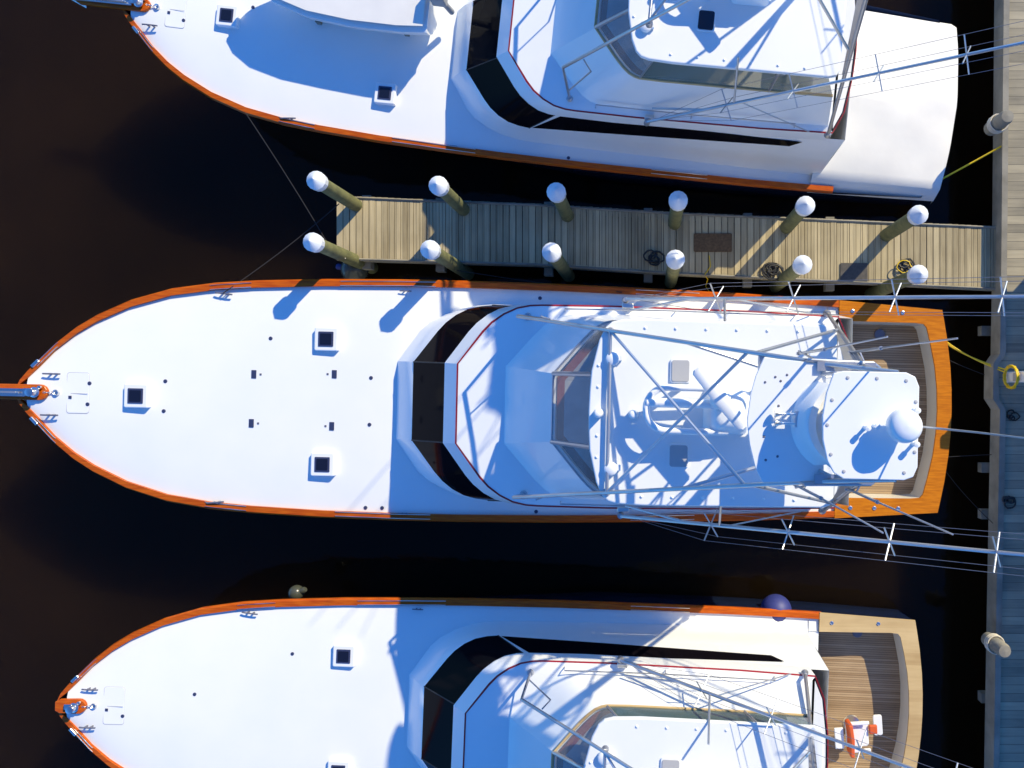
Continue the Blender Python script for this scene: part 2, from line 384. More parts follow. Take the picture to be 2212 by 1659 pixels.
    st = [(9.635, .745), (10.27, 1.61), (10.66, 1.86), (11.2, 1.89), (12.5, 1.9), (15.2, 1.86), (16.74, 1.80)]
    ins = lambda L, d: [(p[0]+d*max(0, 1-i/6), p[1]-d*(0 if i == 0 else .9)) for i, p in enumerate(L)]
    wb = [(10.56, .72), (11.2, 1.45), (11.43, 1.70), (11.9, 1.72), (12.8, 1.73), (15.2, 1.70), (16.62, 1.66)]
    wt = [(11.55, .60), (12.1, 1.26), (12.3, 1.48), (12.55, 1.54), (13.0, 1.55), (15.2, 1.53), (16.5, 1.5)]
    wi = [(11.6, .57), (12.13, 1.21), (12.33, 1.43), (12.56, 1.49), (13.0, 1.5), (15.2, 1.48), (16.5, 1.45)]
    lip, st, wb = map(big, (lip, st, wb)); lip, st, wb, wt, wi = map(rnd, (lip, st, wb, wt, wi))
    rl = half_ring(lip, 3.39); rs = half_ring(st, 3.75); rsi = half_ring(ins(st, .035), 3.76); rwb = half_ring(wb, 3.80)
    rwt = half_ring(wt, 4.9); rwi = half_ring(wi, 4.9); rwf = half_ring(wi, 3.8)
    b = MB().loft([rl, half_ring(lip, 3.45), rs], closed=False)
    b.loft([half_ring(ins(st, .035), 3.755), rwb, rwt, rwi, rwf], closed=False)
    # underside, floor, aft edge
    aft = big([(16.74, 1.80), (16.95, 1.32), (17.05, .6), (17.07, 0), (17.05, -.6), (16.95, -1.32), (16.74, -1.80)])
    top = [Vector((x, y, 3.75)) for x, y in aft]; bot = [Vector((x-.02, y, 3.39)) for x, y in aft]
    b.strip(top, bot)
    full = [(p.x, p.y) for p in rl]; b.add([Vector((x, y, 3.39)) for x, y in full[1:-1]]+[Vector((x-.02, y, 3.39)) for x, y in reversed(aft)], [tuple(range(len(full)-2+len(aft)))])
    fl = [(p.x, p.y) for p in half_ring(ins(st, .05), 0)]
    b.add([Vector((x, y, 3.74)) for x, y in fl]+[Vector((x-.05, y, 3.74)) for x, y in reversed(aft)], [tuple(range(len(fl)+len(aft)))])
    fb = b.build('flying_bridge', white, R, 22)
    b = MB(); b.strip(rs, rsi); b.strip(rs, [p-Vector((0, 0, .03)) for p in half_ring(st, 3.75)])
    at = [Vector((x+.004, y, 3.76)) for x, y in aft]; b.strip(at, [p-Vector((.02, 0, 0)) for p in at]); b.strip(at, [p-Vector((0, 0, .05)) for p in at])
    b.build('red_stripe', redm, fb)
    # helm, dash and seats under the hardtop
    b = MB(); q = half_ring([(p[0]+.02, p[1]-.02) for p in wi[:7]], 4.86); q2 = half_ring([(p[0]+.15, p[1]-.09) for p in wi[:7]], 4.86)
    b.strip(q, q2); b.build('dash_trim', dash, fb)
    b = MB(); q3 = half_ring([(p[0]*.3+12.7*.7, p[1]*.8) for p in wi[:7]], 4.72); b.strip(q2, q3); b.build('dashboard', greyv, fb)
    b = MB().box((13.6, 0, 4.3), (.7, .9, 1.1)); b.box((13.6, 0, 4.88), (.6, .8, .05), 0, .25); b.build('helm_console', white, fb, bevel=.05)
    for y in (.55, -.55):
        b = MB().box((14.6, y, 4.5), (.5, .5, .1)); b.box((14.85, y, 4.78), (.1, .5, .55)); b.tube([(14.6, y, 3.75), (14.6, y, 4.5)], .05, 10); b.build('helm_chair', greyv, fb, bevel=.03)
    b = MB().box((15.9, 0, 4.0), (.6, 2.2, .5)); b.build('rear_bench', greyv, fb, bevel=.05)
    # ---- clear curtains and their posts
    hr = [(12.3, .60), (12.45, 1.24), (12.7, 1.42), (12.85, 1.46), (13.1, 1.47), (15.2, 1.45), (16.1, 1.42)]
    hz, hs = opt.get('top', (.36, .972))
    hr = [(13.22+(x-13.22)*hs, y*hs) for x, y in rnd(hr)]
    rh = half_ring(hr, 5.69+hz)
    side = tinted if opt.get('woodtrim') else canvas
    for nm, m_, i0, i1 in (('clear_curtain', vinyl, n-1, n), ('clear_curtain', vinyl, n-7, n-1), ('clear_curtain', vinyl, n, n+6), ('side_curtain', side, 0, n-7), ('side_curtain', side, n+6, 2*n-1)):
        MB().strip([p+Vector((0, 0, .012)) for p in rwt[i0:i1+1]], rh[i0:i1+1]).build(nm, m_, fb, 20)
    fm = alu if not opt.get('woodtrim') else paleteak
    for i, r_ in ((n-1, .042), (n, .042), (n-7, .022), (n+6, .022), (1, .03), (2*n-2, .03)): MB().tube([rwt[i], rh[i]], r_, 8).build('curtain_post', alu, fb, 40)
    MB().tube([p+Vector((0, 0, .02)) for p in (rwt[n-8:n+8] if fm is alu else rwt)], .018 if fm is alu else .032, 6).build('curtain_rail', fm, fb, 40)
    # ---- hardtop
    Q = [(12.25, 0), (12.26, .35), (12.28, .65), (12.4, 1.17), (12.5, 1.38), (12.6, 1.47), (12.75, 1.51), (13.2, 1.53), (16.1, 1.50), (16.25, 1.46), (16.3, 1.35)]
    out = [(x, -y) for x, y in Q]+[(x, y) for x, y in reversed(Q[1:])]
    zt = 5.76
    ht = MB().prism(out, zt-.09, lambda x, y: zt+.0).build('hardtop', deckw, R, bevel=.03)
    hlid = greyl if not opt.get('darklid') else lensdark
    for y in (.69, -.70):
        k = MB().prism(round_rect(13.74, y, .34, .40, .05), zt, zt+.035).build('hardtop_hatch', white, ht, bevel=.01)
        MB().prism(round_rect(13.74, y, .29, .35, .04), zt+.036, zt+.05).build('hatch_lid', hlid, k, bevel=.006)
    sc0 = None
    pts = [(13.15+.5*i, s*1.38) for i in range(6) for s in (1, -1)]+[(12.4, y) for y in (-.75, -.4, .4, .75)]
    for x, y in pts:
        if sc0 is None:
            sc0 = MB().lathe([(.028, 0), (.024, .012), (0, .018)], (0, 0, 0), 10).build('screw_cap', white, ht, 60); sc0.location = (x, y, zt)
        else:
            c_ = sc0.copy(); COL.objects.link(c_); c_.parent = ht; c_.location = (x, y, zt)
    for x, y in ((12.63, .86), (12.64, -.93)):
        k = MB().lathe([(.1, 0), (.115, .03), (.11, .09), (.07, .115), (0, .12)], (x, y, zt), 20); k.box((x+.09, y+.02, zt+.05), (.14, .1, .07))
        k.build('spot_light', white, ht, 40, bevel=.01)
    for x, y, hh in ((12.42, -.03, .26), (12.99, -.03, .36)):
        MB().lathe([(.085, 0), (.08, .02), (.072, hh-.06), (.06, hh-.015), (.03, hh), (0, hh)], (x, y, zt), 18).build('mushroom_antenna', white, ht, 50)
    # ---- raised radar mast: loop, cross tube and pedestal with its open array
    mz = 6.15; loop = []
    for k in range(15):
        a = radians(90+180*k/14); loop.append((13.52+.33*cos(a), .07+.345*sin(a), mz))
    rm = MB().tube([(14.5, .415, mz-.05)]+loop+[(14.5, -.275, mz-.05)], .055, 10)
    rm.tube([(13.2, .17, mz), (14.3, .17, mz)], .075, 12)
    rm.loft([[Vector((x, y, z)) for x, y in round_rect(14.5, .07, sx, sy, .12)] for z, sx, sy in ((zt, .75, .8), (zt+.2, .62, .72), (mz+.0, .56, .66), (mz+.1, .4, .46), (mz+.12, .3, .34))], True, True)
    for x, y in ((13.5, .41), (13.5, -.27)): rm.tube([(x+.25, y, zt), (x, y, mz)], .045, 10)
    rm = rm.build('radar_mast', white, R, 40)
    MB().lathe([(.17, mz+.12), (.16, mz+.28), (.1, mz+.34), (0, mz+.34)], (14.34, .25, 0), 20).build('radar_gearbox', white, rm, 40)
    d = Vector((.6, -.71, 0)).normalized(); pn = Vector((-d.y, d.x, 0)); cc = Vector((14.32, .27, mz+.42)); rings = []
    for t, hw in ((-.58, .06), (-.54, .1), (0, .115), (.54, .1), (.58, .06)):
        p = cc+d*t; rings.append([p+pn*hw*a_+Vector((0, 0, b_*.06)) for a_, b_ in ((-1, -.8), (-.6, -1), (.6, -1), (1, -.8), (1, .6), (.6, 1), (-.6, 1), (-1, .6))])
    MB().loft(rings, True, True).build('radar_array', white, rm, 30)
    for o_ in (ht, rm): o_.location = ((1-hs)*13.22, 0, hz); o_.scale = (hs, hs, 1)
    # ---- tuna tower
    T = empty('tuna_tower'); T.parent = R
    LEG = lambda s, t: Vector((10.9+(15.5-10.9)*t, s*(1.59+(.75-1.59)*t), 4.9+(8.42-4.9)*t))   # t 0 foot .. 1 station
    for s in (1, -1):
        b = MB(); f0 = LEG(s, 0)
        b.tube([f0+Vector((0, s*.1, -1.08)), f0, LEG(s, .37), LEG(s, 1), LEG(s, 1)+Vector((.75, -s*.1, .5))], .032, 10)
        b.lathe([(.075, 0), (.06, .03), (.05, .06)], f0+Vector((0, s*.1, -1.08)), 12)
        b.tube([f0+Vector((.45, -s*.02, .33)), f0+Vector((.55, -s*.03, -.1)), f0+Vector((0, s*.08, -.8))], .016, 6)
        b.lathe([(.07, 0), (.065, .05), (.05, .09)], LEG(s, .37)+Vector((0, 0, -.12)), 12)
        b.build('front_leg', alu, T, 40)
        b = MB(); a0 = Vector((16.6, s*1.88, 3.8)); a1 = Vector((15.95, s*.72, 8.5))
        b.tube([a0, a0.lerp(a1, .55), a1], .04, 10)
        p0 = a0.lerp(a1, .35); p1 = a0.lerp(a1, .97); wv = Vector((-.22, -s*.0, 0))
        b.add([p0, p1, p1+wv, p0+wv*.25, p0+Vector((0, 0, .02)), p1+Vector((0, 0, .02)), p1+wv+Vector((0, 0, .02)), p0+wv*.25+Vector((0, 0, .02))], [(0, 1, 2, 3), (4, 5, 6, 7), (0, 1, 5, 4), (1, 2, 6, 5), (2, 3, 7, 6), (3, 0, 4, 7)])
        b.lathe([(.08, 0), (.06, .05), (.045, .09)], a0+Vector((0, 0, -.05)), 12)
        b.build('rear_leg', alu, T, 40)
        MB().tube([(16.2, s*1.38, zt+.36), LEG(s, .82)], .026, 8).build('side_brace', alu, T, 40)
        MB().tube([LEG(s, .37), LEG(-s, .80)], .024, 8).build('cross_brace', alu, T, 40)
    MB().tube([LEG(1, .37), LEG(-1, .37)], .03, 10).build('cross_tube', alu, T, 40)
    MB().box((14.75, .39, 7.82), (.085, .95, .07)).build('light_bar', alu, T, bevel=.01)
    MB().tube([LEG(1, .93), (14.75, -.05, 7.85)], .026, 8).build('light_bar_brace', alu, T, 40)
    # lower standing platform, rails, belly panel
    b = MB().prism(round_rect(15.75, 0, 1.0, 1.2, .15), 6.9, 6.95)
    b.build('standing_platform', deckw, T, bevel=.01)
    for s in (1, -1):
        MB().tube([LEG(s, .62), (15.4, s*.58, 6.93), (16.15, s*.62, 6.93), (16.2, s*1.2, 6.4)], .028, 8).build('platform_arm', alu, T, 40)
        b = MB().tube([(15.2, s*.77, 8.3), (15.25, s*.8, 8.4), (16.1, s*.78, 8.4), (16.2, s*.72, 8.35), (16.2, s*.62, 8.0), (16.2, s*.62, 6.95)], .022, 8)
        b.tube([(15.3, s*.95, 7.6), (15.4, s*.78, 8.38), (15.5, s*.7, 7.6)], .016, 6)
        b.box((15.75, s*.72, 8.42), (.75, .12, .025)); b.tube([(15.45, s*.62, 6.95), (15.45, s*.62, 9.03)], .022, 8); b.tube([(15.98, s*.62, 8.4), (15.98, s*.6, 9.03)], .022, 8)
        b.build('hand_rail', alu, T, 40)
    px = [(14.7, .82), (14.6, .58), (14.54, .35), (14.5, 0), (14.54, -.3), (14.62, -.6), (14.72, -.79), (15.5, -.75), (15.5, .75)]
    pan = MB().prism(px, 8.33, 8.38).build('belly_panel', white, T, bevel=.008)
    for x, y in ((14.85, .57), (14.92, .52), (14.9, .2), (15.0, .6), (14.72, .5), (14.72, -.2), (14.75, -.5), (14.9, -.45)): MB().lathe([(.018, 0), (.012, .008), (0, .009)], (x, y, 8.38), 8).build('panel_bolt', dull, pan)
    # curved dash pod and its cushion
    oa, ia, ta = [], [], []
    for k in range(13):
        a = radians(58*(k/12*2-1)); oa.append((15.72-.66*cos(a), -.01-.64*sin(a)/.848*.85)); ia.append((15.80-.58*cos(a), -.01-.60*sin(a)/.848*.85))
    b = MB(); lo = [Vector((x, y, 8.38)) for x, y in oa]; l2 = [Vector((x+.13, y*.93, 8.62)) for x, y in oa]; l3 = [Vector((x+.17, y*.91, 8.65)) for x, y in oa]; hi = [Vector((x+.11, y*.93, 8.62)) for x, y in ia]; h0 = [Vector((x, y, 8.38)) for x, y in ia]
    b.loft([lo, l2, l3, hi, h0], closed=False); b.add([lo[0], l2[0], l3[0], hi[0], h0[0]], [(0, 1, 2, 3, 4)]); b.add([lo[-1], l2[-1], l3[-1], hi[-1], h0[-1]], [(0, 1, 2, 3, 4)])
    b.build('dash_pod', white, T, 40)
    g = []
    for i in range(12):
        row = []
        for j in range(8):
            y = -.56+1.1*i/11; x0 = 15.80-.575*cos(math.asin(max(-1, min(1, (y+.01)/.62)))); x = x0+(15.75-x0)*j/7
            row.append(Vector((x, y, 8.56+.03*sin(i*2.1+j)*sin(j*1.3)+.02*random.random())))
        g.append(row)
    MB().loft(g, closed=False).build('console_cover', canvas, T, 60)
    hb = MB()
    for y, sgn in ((.1, 1), (-.02, 1)):
        hb.lathe([(.055, 0), (.03, .05), (.016, .1), (.016, .42), (.03, .45), (0, .46)], (14.84, y, 8.46), 12, Matrix.Rotation(radians(90), 3, 'Y'))
    hb.box((15.15, .04, 8.44), (.1, .2, .1)); hb.build('air_horn', steel, T, 40)
    # sunshade board with radome
    bo = [(15.43, .62), (15.35, .38), (15.31, .1), (15.32, -.18), (15.38, -.43), (15.46, -.57), (15.58, -.64), (16.3, -.64), (16.41, -.6), (16.46, -.48), (16.46, .48), (16.41, .6), (16.3, .65), (15.55, .65)]
    sb = MB().prism(list(reversed(bo)), 9.0, 9.05).build('sunshade_board', white, T, bevel=.012)
    for x, y in ((15.6, .57), (15.95, .57), (16.3, .55), (15.42, .3), (15.42, -.35), (15.58, -.55), (16.3, -.55), (16.42, .3), (16.42, -.3), (15.37, .0)):
        MB().lathe([(.024, 0), (.02, .008), (0, .012)], (x, y, 9.05), 10).build('board_bolt', greyl, sb)
    rd = MB().lathe([(.1, 9.05), (.09, 9.14), (.17, 9.2), (.2, 9.25), (.2, 9.33), (.188, 9.38), (.145, 9.42), (.075, 9.44), (0, 9.445)], (16.2, .02, 0), 28).build('radar_dome', white, T, 50)
    for x, y in ((15.82, -.02), (15.93, .0), (16.4, .2), (16.4, -.2)):
        MB().lathe([(.03, 9.05), (.022, 9.08), (.022, 9.14), (.035, 9.15), (.035, 9.19), (0, 9.2)], (x, y, 0), 12).build('mast_light', white, T, 50)
    MB().tube([(16.3, .02, 9.05), (16.75, .0, 10.0), (17.5, -.06, 11.4)], .014, 8, .008).build('whip_antenna', alu, T, 40)
    for s in (1, -1):
        for x0, x1, y in ((15.31, 15.5, .92), (16.02, 16.17, .95)):
            b = MB().tube([(x0, s*y, 7.45), (x0+(x1-x0)*.4, s*y, 8.75)], .02, 8); b.tube([(x0+(x1-x0)*.4, s*y, 8.75), (x1, s*.94, 10.8)], .013, 8, .009)
            b.lathe([(.028, 0), (.028, .08)], (x0, s*y, 7.5), 10); b.lathe([(.026, 0), (.026, .05)], (x0+(x1-x0)*.4, s*y, 8.72), 10)
            b.tube([(x0+.04, s*y, 7.9), (x0+.1, s*.76, 8.0)], .014, 6)
            b.build('vertical_antenna', alu, T, 40)
    if opt.get('tall_tower'):
        T.location = (.12, 0, 3.8*(1-1.25)); T.scale = (1, 1, 1.25)
        for o_, cx in ((sb, 15.9), (pan, 15.0)): o_.scale = (1.12, 1.3, 1); o_.location = (-.12*cx+.4, 0, 0)
    # ---- outriggers
    for s in (1, -1):
        if opt.get('no_rig'): break
        O = empty('outrigger'); O.parent = R
        PT = lambda x: Vector((x, s*(1.96-.055*(x-14.36)), 5.05+.72*(x-14.36)))
        pole = MB().tube([PT(12.75+.5*i) for i in range(19)], .036, 8, .022)
        pole.lathe([(.07, 0), (.06, .08), (.05, .12)], PT(12.75)+Vector((0, 0, -.08)), 12)
        pole.build('pole', alu, O, 40)
        dv = (PT(20)-PT(13)).normalized(); e1 = Vector((0, s, 0)); e1 = (e1-dv*e1.dot(dv)).normalized(); e2 = dv.cross(e1).normalized()
        arms = [e1*.8+e2*.75, e1*.8-e2*.75, -e1*.8+e2*.75, -e1*.8-e2*.75]
        sp = [14.36, 15.54, 16.87, 18.06, 19.4]
        for x in sp:
            b = MB(); L = .30
            for a in (0, 1): b.tube([PT(x)+arms[a]*L, PT(x)-arms[a]*L], .013, 6)
            b.build('spreader', alu, O, 40)
        for a in range(4):
            pts = [PT(12.9)]+[PT(x)+arms[a]*.30 for x in sp]+[PT(21.5)]
            MB().tube(pts, .004, 4).build('stay_wire', dull, O)
        MB().tube([(14.42, s*1.44, 6.08), PT(14.5)], .022, 8).build('strut', alu, O, 40)
        MB().tube([(12.85, s*1.82, 4.1), PT(13.95)], .024, 8).build('hinge_arm', alu, O, 40)
        MB().box((12.8, s*1.93, 3.83), (.22, .1, .12)).build('hinge_base', steel, O, bevel=.02)
        MB().tube([(16.3, s*1.87, 3.8), PT(14.62)], .014, 8).build('brace_rod', alu, O, 40)
    for s in (1, -1):
        b = MB().tube([(11.6, s*1.82, 3.78), (11.62, s*1.83, 4.0), (13.5, s*1.84, 4.0), (15.95, s*1.8, 4.0), (15.97, s*1.8, 3.78)], .014, 6)
        b.tube([(13.7, s*1.84, 4.0), (13.7, s*1.84, 3.78)], .012, 6); b.build('side_hand_rail', alu, fb, 40)
    # ---- cockpit
    zc = lambda x, y=0: sheer(x)+.0
    innr = [(17.45, 1.98), (18.5, 1.98), (19.2, 1.98), (19.40, 1.96), (19.47, 1.88), (19.57, 1.5), (19.68, 1.0), (19.74, .5), (19.76, 0)]
    outr = [(17.45, beamw(17.45)+.02), (18.5, beamw(18.5)+.02), (19.3, beamw(19.3)+.02), (19.82, 2.29), (tr(2.1)+.02, 2.1), (tr(1.6)+.02, 1.6), (tr(1.0)+.02, 1.0), (tr(.5)+.02, .5), (tr(0)+.02, 0)]
    fi = innr+[(x, -y) for x, y in reversed(innr[:-1])]; fo = outr+[(x, -y) for x, y in reversed(outr[:-1])]
    if opt.get('tarp'):
        g = []
        for i in range(17):
            t = i/16; x = 16.9+(20.15-16.9)*t; row = []
            hw = 2.42-.13*t
            for k in range(21):
                y = hw*(k/10-1); xx = x+(t*.2*(1-(y/2.4)**2)); ridge = 1-abs(y/hw)
                zz = 1.34-.1*t+.75*ridge**.7*(1-t*.75)+.012*sin(5*y+7*t)*(.3+ridge)
                if k in (0, 20): zz -= .28
                if i == 16 and 0 < k < 20: zz -= .02
                row.append(Vector((xx, y, zz)))
            g.append(row)
        g.append([p+Vector((.03, 0, -.3)) for p in g[-1]])
        MB().loft(g, closed=False).build('cockpit_tarp', canvas, R, 50)
    else:
        b = MB(); I = [Vector((x, y, zc(x)+.055)) for x, y in fi]; O_ = [Vector((x, y, zc(x)+.055)) for x, y in fo]
        b.loft([[p-Vector((0, 0, .05)) for p in O_], O_, I, [p-Vector((0, 0, .05)) for p in I]], closed=False)
        cov = b.build('covering_board', paleteak if opt.get('pale') else goldteak, R, 40)
        b = MB(); b.strip([p-Vector((0, 0, .05)) for p in I], [Vector((p.x, p.y, .5)) for p in I])
        cw = [Vector((p.x, p.y, p.z-.05)) for p in I]
        b.add([(17.2, 2.3, 1.33), (17.2, -2.3, 1.33), (17.2, -2.3, .5), (17.2, 2.3, .5)], [(0, 1, 2, 3)])
        b.strip([Vector((17.2, 1.98, .5)), Vector((17.2, 1.98, 1.33))], [Vector((17.45, 1.98, .5)), Vector((17.45, 1.98, 1.33))])
        b.strip([Vector((17.2, -1.98, .5)), Vector((17.2, -1.98, 1.33))], [Vector((17.45, -1.98, .5)), Vector((17.45, -1.98, 1.33))])
        b.build('cockpit_liner', cream, R, 30)
        MB().add([(17.2, 1.98, .55), (17.2, -1.98, .55)]+[(x, y, .55) for x, y in reversed(fi)], [tuple(range(2+len(fi)))]).build('cockpit_sole', oldteak, R)
        for s in (1, -1):
            for x in ((17.8, 18.35, 18.9) if s < 0 else (17.75, 18.9)):
                k = MB().lathe([(.05, 0), (.045, .015), (.03, .02), (.028, .005), (0, .003)], (x, s*2.2, zc(x)+.055), 16); k.build('rod_holder', steel, cov, 40)
        MB().lathe([(.13, .56), (.12, .6), (.0, .6)], (18.6, 1.75, 0), 16).build('sole_drain_plate', dull, R)
    if opt.get('chair'):
        Fc = empty('fighting_chair'); Fc.parent = R; Fc.location = (18.55, -.55, .55); Fc.rotation_euler = (0, 0, radians(6))
        b = MB().lathe([(.22, 0), (.2, .03), (.06, .06), (.06, .5), (.15, .52), (0, .52)], (0, 0, 0), 18); b.build('pedestal', steel, Fc, 40)
        MB().prism(round_rect(-.02, 0, .55, .6, .08), .52, .6).build('seat', white, Fc, bevel=.03)
        b = MB().prism([(-.3, -.38), (-.2, -.4), (-.17, 0), (-.2, .4), (-.3, .38), (-.27, 0)], .55, .95); b.build('backrest', orange, Fc, bevel=.03)
        for s in (1, -1): MB().box((.0, s*.33, .72), (.5, .08, .05)).build('armrest', white, Fc, bevel=.02)
        MB().prism(round_rect(.55, .1, .22, .5, .05), .35, .4).build('footrest', white, Fc, bevel=.015)
        MB().box((.36, .12, .63), (.2, .22, .08)).build('seat_cushion', orange, Fc, bevel=.03)
        MB().box((-.5, .02, .75), (.22, .5, .06)).build('rod_rack', white, Fc, bevel=.02)
    return R

FR_MID = (-13.2234, -.1066, -.02294)
FR_TOP = (-11.19, 8.14, -.1022)
FR_BOT = (-12.50, -6.71, -.0396)
mid_boat = build_boat(FR_MID, 1.0, 'white sport fishing boat in the middle with orange varnished rail around its teak cockpit', {})
top_boat = build_boat(FR_TOP, .895, 'white sport fishing boat with white canvas cover over its cockpit beyond the finger pier', dict(tarp=1, plain=1, top=(.1, 1.03), tall_tower=1, darklid=1, woodtrim=1, bluehull=1))
bot_boat = build_boat(FR_BOT, .933, 'white sport fishing boat with pale cockpit boards and orange and white fighting chair', dict(pale=1, plain=2, top=(-.1, 1.09), chair=1, woodtrim=1, no_pulpit=1, bluehull=1))

def boat_pt(fr, sc, x, y, z): 
    c, s = cos(fr[2]), sin(fr[2]); return Vector((fr[0]+sc*(x*c-y*s), fr[1]+sc*(x*s+y*c), z*sc))

# tender lying on the foredeck of the far boat
tb = empty('tender_dinghy', boat_pt(FR_TOP, .895, 5.55, .65, 2.32), FR_TOP[2]-.03)
tag(tb, 'white covered dinghy on the foredeck of the boat beyond the finger pier', 'dinghy')
b = MB(); rg = []
for x, hw, zk in ((-1.95, .04, .5), (-1.8, .3, .3), (-1.4, .55, .12), (-.7, .74, .03), (.2, .8, 0), (1.2, .78, 0), (1.75, .72, .0)):
    rg.append([Vector((x, hw*cos(a), .62+.12*max(0, -x/2)-(.62+.12*max(0, -x/2)-zk)*max(0, -sin(a))+.05*max(0, sin(a)))) for a in [2*pi*k/20 for k in range(20)]])
b.loft(rg, True, True); b.build('hull', white, tb, 40)
b = MB(); b.loft([[Vector((p.x*.97, p.y*.9, .72+.1*max(0, -p.x/2)+.1*(1-abs(p.y))*(1 if i in (2, 3, 4) else .6))) for p in r_[:11]] for i, r_ in enumerate(rg)], closed=False); b.build('fitted_cover', canvas, tb, 50)
b = MB().box((1.95, 0, .85), (.3, .32, .5)); b.tube([(1.95, 0, .6), (2.05, 0, .1)], .07, 8); b.build('outboard_motor', greyv, tb, bevel=.06)
for x in (-.8, 1.1): MB().box((x, 0, -.03), (.1, 1.1, .12)).build('chock', beam, tb)

# ------------------------------------------------------------------ finger pier, quay and their pilings
PZ = 1.15
pc = [plan(727, 562, PZ), plan(1150, 574, PZ), plan(1460, 594, PZ), plan(2170, 628, PZ)]
pt = [plan(740, 424, PZ), plan(1150, 440, PZ), plan(1460, 459, PZ), plan(2170, 490, PZ)]
pr = empty('finger_pier', (0, 0, 0)); tag(pr, 'weathered grey plank finger pier on pilings between the two white boats', 'pier')
def pier_edge(x, P): return lerp(x, [p.x for p in P], [p.y for p in P])
b = MB(); x = pc[0].x; k = 0
while x < pc[3].x-.05:
    wd = .145; y0 = pier_edge(x, pc)-random.uniform(0, .006); y1 = pier_edge(x, pt)+random.uniform(0, .006); dz = random.uniform(-.004, .004)
    sk = lerp((x-pc[0].x), [0, .3], [0, 1])
    b.box((x+wd/2, (y0+y1)/2, PZ-.02+dz), (wd-.012, (y1-y0), .045)); x += wd
b.build('decking', pier, pr)
for P, sg in ((pc, 1), (pt, -1)):
    b = MB()
    for i in range(3):
        a, c = P[i], P[i+1]; o = Vector((0, sg*.06, 0)); b.loft([[p+o+Vector((0, dy, dz)) for dy, dz in ((-.04, -.32), (.04, -.32), (.04, -.05), (-.04, -.05))] for p in (a, c)], True, True)
    b.build('stringer', beam, pr)
    MB().tube([p+Vector((0, sg*.03, .015)) for p in P], .028, 4).build('edge_trim', beam, pr)
for x in (-6.5, -4.8, -2.3, 0, 2.3, 4.2):
    MB().box((x, (pier_edge(x, pc)+pier_edge(x, pt))/2, PZ-.45), (.2, 1.7, .22)).build('cross_beam', beam, pr)

rowA = [(680, 388), (945, 399), (1201, 414), (1465, 433), (1741, 443), (1987, 462)]
rowB = [(673, 522), (927, 538), (1191, 544), (1459, 560), (1735, 571), (1986, 592)]
posd = ['leftmost', 'second from left', 'third from left', 'third from right', 'second from right', 'rightmost']
PTOP = 3.2
def make_piling():
    p = empty('piling')
    b = MB().lathe([(.155, -1.5), (.15, .5), (.14, PTOP-.02)], (0, 0, 0), 16); b.build('post', timber, p, 50)
    b = MB().lathe([(.185, PTOP-.16), (.188, PTOP-.03), (.192, PTOP-.02), (.192, PTOP-.005), (.012, PTOP+.135), (0, PTOP+.136)], (0, 0, 0), 14); b.build('cone_cap', capw, p, 18)
    return p
proto = make_piling(); PIL = []
for row, side in ((rowA, 'of the row beside the canvas-covered boat'), (rowB, 'of the row beside the middle boat')):
    for i, (px, py) in enumerate(row):
        q = plan(px, py, PTOP+.02); o = proto if not PIL else dup(proto)
        o.location = (q.x, q.y, random.uniform(-.04, .04)); o.rotation_euler = (0, 0, random.uniform(0, 6)); PIL.append(o)
        tag(o, 'white capped green piling, %s %s' % (posd[i], side), 'piling', 'white capped pilings of the finger pier')
PA, PB = PIL[:6], PIL[6:]

# things lying on the pier
def coil(name, x, y, z, r, rr, m, label, cat, turns=4, seed=1):
    rnd = random.Random(seed); pts = []
    for k in range(turns*16):
        a = 2*pi*k/16; q = r*(.72+.38*sin(a*.37+seed)+rnd.uniform(-.08, .08)); pts.append((x+q*cos(a)+.06*sin(a*.21), y+q*.85*sin(a)+.05*cos(a*.29), z+rr+rr*1.2*(k/16/turns)*2+rnd.uniform(0, rr)))
    return tag(MB().tube(pts, rr, 6).build(name, m, None, 60), label, cat)
q = plan(1668, 583, PZ+.05); coil('hose_coil', q.x, q.y, PZ+.01, .2, .022, black, 'heap of black hose on the pier beside the second piling from the right', 'hose', 6, 3)
q = plan(1412, 556, PZ+.05); coil('hose_coil', q.x, q.y, PZ+.01, .17, .02, black, 'coil of dark hose on the pier left of the third piling from the right', 'hose', 4, 5)
q = plan(1958, 578, PZ+.05); coil('hose_coil', q.x, q.y, PZ+.01, .17, .022, black, 'black hose coil with a yellow cable loop on the pier near the quay', 'hose', 4, 8)
q = plan(1947, 583, PZ+.1); coil('power_cable', q.x, q.y, PZ+.12, .2, .012, hosey, 'loop of yellow cable lying over the black hose coil near the quay', 'cable', 1, 2)
q = plan(1540, 524, PZ+.03); tag(MB().prism(round_rect(q.x, q.y, .86, .42, .03), PZ+.008, PZ+.035).build('door_mat', brownmat, None, bevel=.008), 'brown coir mat on the shaded middle of the pier', 'mat')
q = plan(1845, 588, PZ+.03); tag(MB().prism(round_rect(q.x, q.y, .62, .42, .02), PZ+.008, PZ+.03).build('rubber_mat', greymat, None, bevel=.006), 'dark grey mat at the edge of the sunny end of the pier', 'mat')
p0 = plan(1532, 552, PZ+.02); pts = [p0, plan(1535, 575, PZ+.02), plan(1522, 594, PZ+.03), plan(1529, 603, 1.0), plan(1524, 618, .4), plan(1532, 630, .05)]
tag(MB().tube(pts, .012, 6).build('rope_end', hosey, None, 60), 'yellow rope end hanging over the pier edge beside the brown mat', 'rope')

